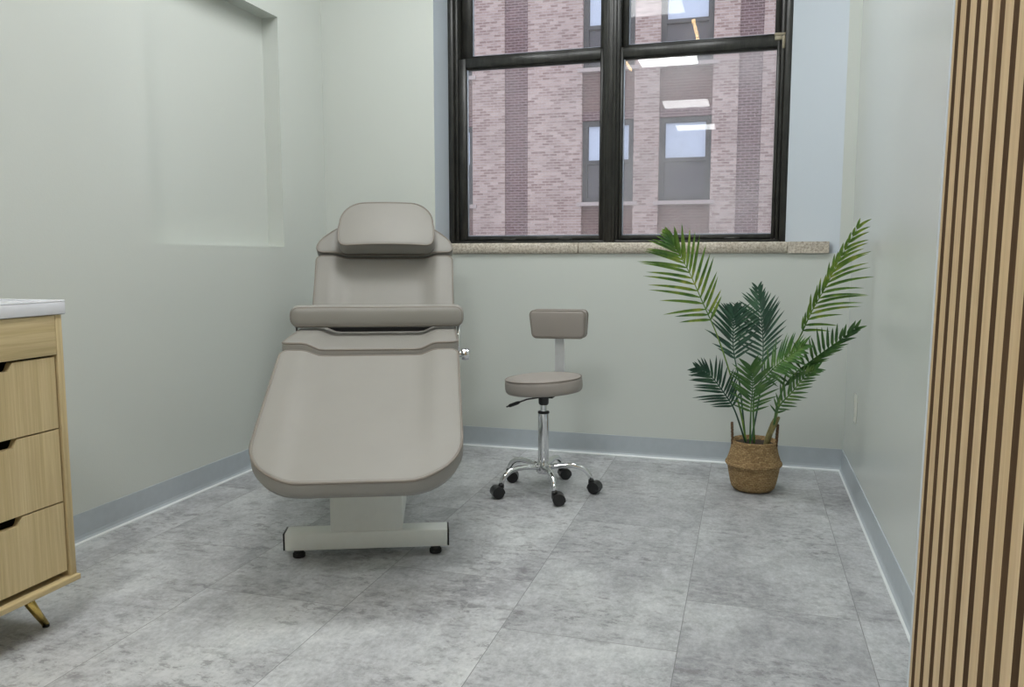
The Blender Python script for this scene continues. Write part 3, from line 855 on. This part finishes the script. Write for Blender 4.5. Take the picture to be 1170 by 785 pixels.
A = [(0.012, 3.44, 0.195), (-0.016, 3.44, 0.33), (-0.059, 3.42, 0.48), (-0.115, 3.39, 0.646), (-0.17, 3.36, 0.773), (-0.234, 3.33, 0.916), (-0.283, 3.31, 1.004), (-0.322, 3.30, 1.078)]
frond(A, M['leaf_bright'], 0.50, 20, 0.215, 0.19, (66, 16), (50, 8), (0.15, -1, 0.15), 0.0064, (0.05, -0.05), 0.16)
B = [(0.123, 3.42, 0.300), (0.148, 3.39, 0.457), (0.175, 3.35, 0.605), (0.20, 3.32, 0.661), (0.238, 3.27, 0.768), (0.283, 3.22, 0.871), (0.32, 3.17, 0.969), (0.374, 3.10, 1.09)]
frond(B, M['leaf_bright'], 0.46, 19, 0.10, 0.185, (20, 10), (46, 12), (-0.35, -1, 0.2), 0.0056, (0.0, 0.30), 0.42)
Cc = [(0.03, 3.46, 0.195), (0.06, 3.52, 0.395), (0.069, 3.56, 0.578), (0.058, 3.58, 0.708), (0.039, 3.60, 0.845)]
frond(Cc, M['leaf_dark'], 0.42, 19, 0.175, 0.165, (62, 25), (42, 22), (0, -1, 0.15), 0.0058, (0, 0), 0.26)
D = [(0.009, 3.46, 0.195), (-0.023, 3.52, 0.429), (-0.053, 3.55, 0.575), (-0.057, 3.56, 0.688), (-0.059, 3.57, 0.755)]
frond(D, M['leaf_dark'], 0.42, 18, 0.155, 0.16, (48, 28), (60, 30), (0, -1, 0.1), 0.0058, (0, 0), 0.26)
Ee = [(0.117, 3.42, 0.285), (0.132, 3.35, 0.409), (0.176, 3.30, 0.507), (0.249, 3.24, 0.586), (0.319, 3.18, 0.655), (0.385, 3.13, 0.72)]
frond(Ee, M['leaf_mid'], 0.30, 20, 0.125, 0.10, (75, 22), (22, 10), (-0.1, -1, -0.25), 0.0058, (0, 0), 0.5)
F = [(0.043, 3.42, 0.20), (0.037, 3.36, 0.42), (0.093, 3.30, 0.521), (0.154, 3.25, 0.588), (0.213, 3.20, 0.643)]
frond(F, M['leaf_mid'], 0.42, 17, 0.125, 0.125, (55, 25), (55, 25), (-0.2, -0.8, 0.55), 0.0058, (0, 0), 0.45)
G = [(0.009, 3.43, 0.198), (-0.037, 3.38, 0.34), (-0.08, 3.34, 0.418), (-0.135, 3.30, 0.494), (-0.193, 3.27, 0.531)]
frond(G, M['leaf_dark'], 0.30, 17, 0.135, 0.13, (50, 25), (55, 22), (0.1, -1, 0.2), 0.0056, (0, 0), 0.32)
Hh = [(0.026, 3.40, 0.20), (0.025, 3.33, 0.353), (0.028, 3.28, 0.468), (0.019, 3.25, 0.549)]
frond(Hh, M['leaf_mid'], 0.32, 17, 0.135, 0.145, (58, 30), (52, 25), (0, -1, 0.2), 0.0058, (0, 0), 0.5)
I = [(0.117, 3.40, 0.29), (0.132, 3.33, 0.377), (0.177, 3.28, 0.447), (0.22, 3.24, 0.517), (0.26, 3.20, 0.555)]
frond(I, M['leaf_mid'], 0.15, 16, 0.09, 0.085, (40, 20), (45, 20), (-0.1, -1, 0.2), 0.0052, (0, 0), 0.5)

# ================================================================ vanity cabinet (left edge of the photo)
CF, CE, CB, C1 = -1.70, 1.648, XL+0.012, 0.84      # front plane, far end, back, near end
cab = tag(empty('drawer_cabinet', (CF-0.2, (CE+C1)/2, 0)), 'light oak drawer cabinet with white top and brass legs', 'cabinet')
CL = -Vector(cab.location); Mcab = Matrix.Translation(CL)
def cbox(mm, *b, bev=0.0, mi=0): mm.box(*b, mi=mi, bev=bev, seg=2, M=Mcab)
YM = (CE+C1)/2
k = MB()
cbox(k, CB, CF, CE-0.019, CE, 0.134, 0.826, bev=0.001)
k.build('side_panel', M['oak_v'], cab)
k = MB(); cbox(k, CB, CF, C1, C1+0.019, 0.134, 0.826, bev=0.001)
k.build('side_panel', M['oak_v'], cab)
k = MB(); cbox(k, CB, CF+0.010, C1-0.004, CE+0.004, 0.118, 0.133, bev=0.002)
k.build('bottom_panel', M['oak_h'], cab)
k = MB(); cbox(k, CF-0.020, CF-0.001, C1+0.0195, CE-0.0195, 0.724, 0.825, bev=0.001)
k.build('top_rail', M['oak_h'], cab)
k = MB(); cbox(k, CB, CF-0.055, C1+0.02, CE-0.02, 0.134, 0.82); 
k.build('carcass', M['void_shade'], cab)
k = MB(); cbox(k, CF-0.054, CF-0.004, YM-0.009, YM+0.009, 0.134, 0.723)
k.build('divider', M['oak_v'], cab)
zs = [(0.5335, 0.7185), (0.3385, 0.5295), (0.150, 0.3345)]
for (ya, yb) in ((YM+0.012, CE-0.0245), (C1+0.0245, YM-0.012)):
    yc = (ya+yb)/2
    for z0, z1 in zs:
        hw_ = max(0.06, 1.50-yc) if yb > 1.5 else 0.062
        k = MB(); nt = 0.020
        poly = [(ya, z0), (yb, z0), (yb, z1), (yc+hw_, z1), (yc+hw_-0.004, z1-0.004), (yc+hw_-0.010, z1-nt+0.004), (yc+hw_-0.014, z1-nt), (yc-hw_+0.014, z1-nt), (yc-hw_+0.010, z1-nt+0.004), (yc-hw_+0.004, z1-0.004), (yc-hw_, z1), (ya, z1)]
        k.prism([(p[0]+CL.y, p[1]) for p in poly], 'x', CF-0.022+CL.x, CF-0.005+CL.x)
        k.build('drawer', M['oak_v'], cab)
k = MB()
cbox(k, XL+0.004, CF+0.006, C1-0.012, CE+0.010, 0.827, 0.860, bev=0.003)
for b in ((XL+0.004, CF+0.006, CE-0.004, CE+0.010), (XL+0.004, CF+0.006, C1-0.012, C1+0.002), (CF-0.008, CF+0.006, C1+0.002, CE-0.004), (XL+0.004, XL+0.018, C1+0.002, CE-0.004)):
    cbox(k, *b, 0.8585, 0.8635, bev=0.0018)
k.build('countertop', M['counter'], cab)
for sx, x in ((1, -1.757), (-1, -2.08)):
    for sy, y in ((1, 1.594), (-1, 0.90)):
        foot = Vector((x, y, 0)); top = Vector((x+0.055*(-0.2 if sx > 0 else 0.2), y-0.055*sy, 0.1175))
        k = MB(); k.tube([foot+CL+Vector((0, 0, 0.006)), foot+CL+(top-foot)*0.5, top+CL], [0.0085, 0.0115, 0.0145], 16)
        lg = k.build('leg', M['brass'], cab)
        k = MB(); k.tube([foot+CL+Vector((0, 0, 0.0005)), foot+CL+Vector((0, 0, 0.007))], [0.0085, 0.009], 16)
        k.build('foot_tip', M['black_rubber'], lg)

# ================================================================ slatted wall panel (right edge of the photo)
SP = 0.2125; PE = 1.100
pan = tag(empty('slat_panel', (SP+0.01, PE, 0)), 'oak slatted acoustic wall panel at the right edge', 'wall panel')
k = MB(); k.box(0.012, 0.0215, -2.35, 0.0, 0.004, HC-0.004); k.build('backing_board', M['slat_dark'], pan)
k = MB(); pitch, sw = 0.0455, 0.0275
y = 0.0; q = 0
while y > -2.30:
    w_ = 0.012 if q == 0 else sw
    k.box(-0.010, 0.0115, y-w_, y, 0.004, HC-0.004, 1, 0.0)
    y -= w_ + (pitch-sw); q += 1
k.bm.normal_update()
bmesh.ops.recalc_face_normals(k.bm, faces=list(k.bm.faces))
k.bm.normal_update()
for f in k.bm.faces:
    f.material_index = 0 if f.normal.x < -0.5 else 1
k.build('slats', [M['slat'], M['slat_dark']], pan)
pan.rotation_euler.y = 0.011

# ================================================================ wall outlet low on the right wall
out = tag(empty('wall_outlet', (XR, 3.476, 0.36)), 'white outlet plate low on the right wall beside the palm', 'outlet')
k = MB(); k.box(-0.0045, -0.0002, -0.034, 0.034, -0.058, 0.058, 0, 0.002); k.build('cover_plate', M['plate'], out)
for dz in (-0.02, 0.02):
    k = MB(); k.box(-0.0055, -0.0043, -0.016, 0.016, dz-0.014, dz+0.014, 0, 0.001); k.build('socket', M['plate'], out)

# ================================================================ light and camera
w = bpy.data.worlds.new('overcast_sky'); SC.world = w; w.use_nodes = True
bg = w.node_tree.nodes['Background']
bg.inputs['Color'].default_value = (0.80, 0.90, 1.0, 1); bg.inputs['Strength'].default_value = 1.6

cam = bpy.data.cameras.new('camera'); co = bpy.data.objects.new('camera', cam); COL.objects.link(co)
cam.sensor_fit = 'HORIZONTAL'; cam.sensor_width = 36.0; cam.lens = 913.8963/1170*36.0
cam.clip_start = 0.02; cam.clip_end = 200
co.location = (0, 0, 0.9723)
co.rotation_euler = (PI/2-0.1073, 0.0003, 0.2868)
SC.camera = co
vs_ = SC.view_settings
vs_.view_transform = 'Standard'; vs_.look = 'None'; vs_.gamma = 1.0; vs_.exposure = 0.0; vs_.use_curve_mapping = False
SC.cycles.use_denoising = True
SC.cycles.max_bounces = 10; SC.cycles.diffuse_bounces = 5; SC.cycles.transparent_max_bounces = 12
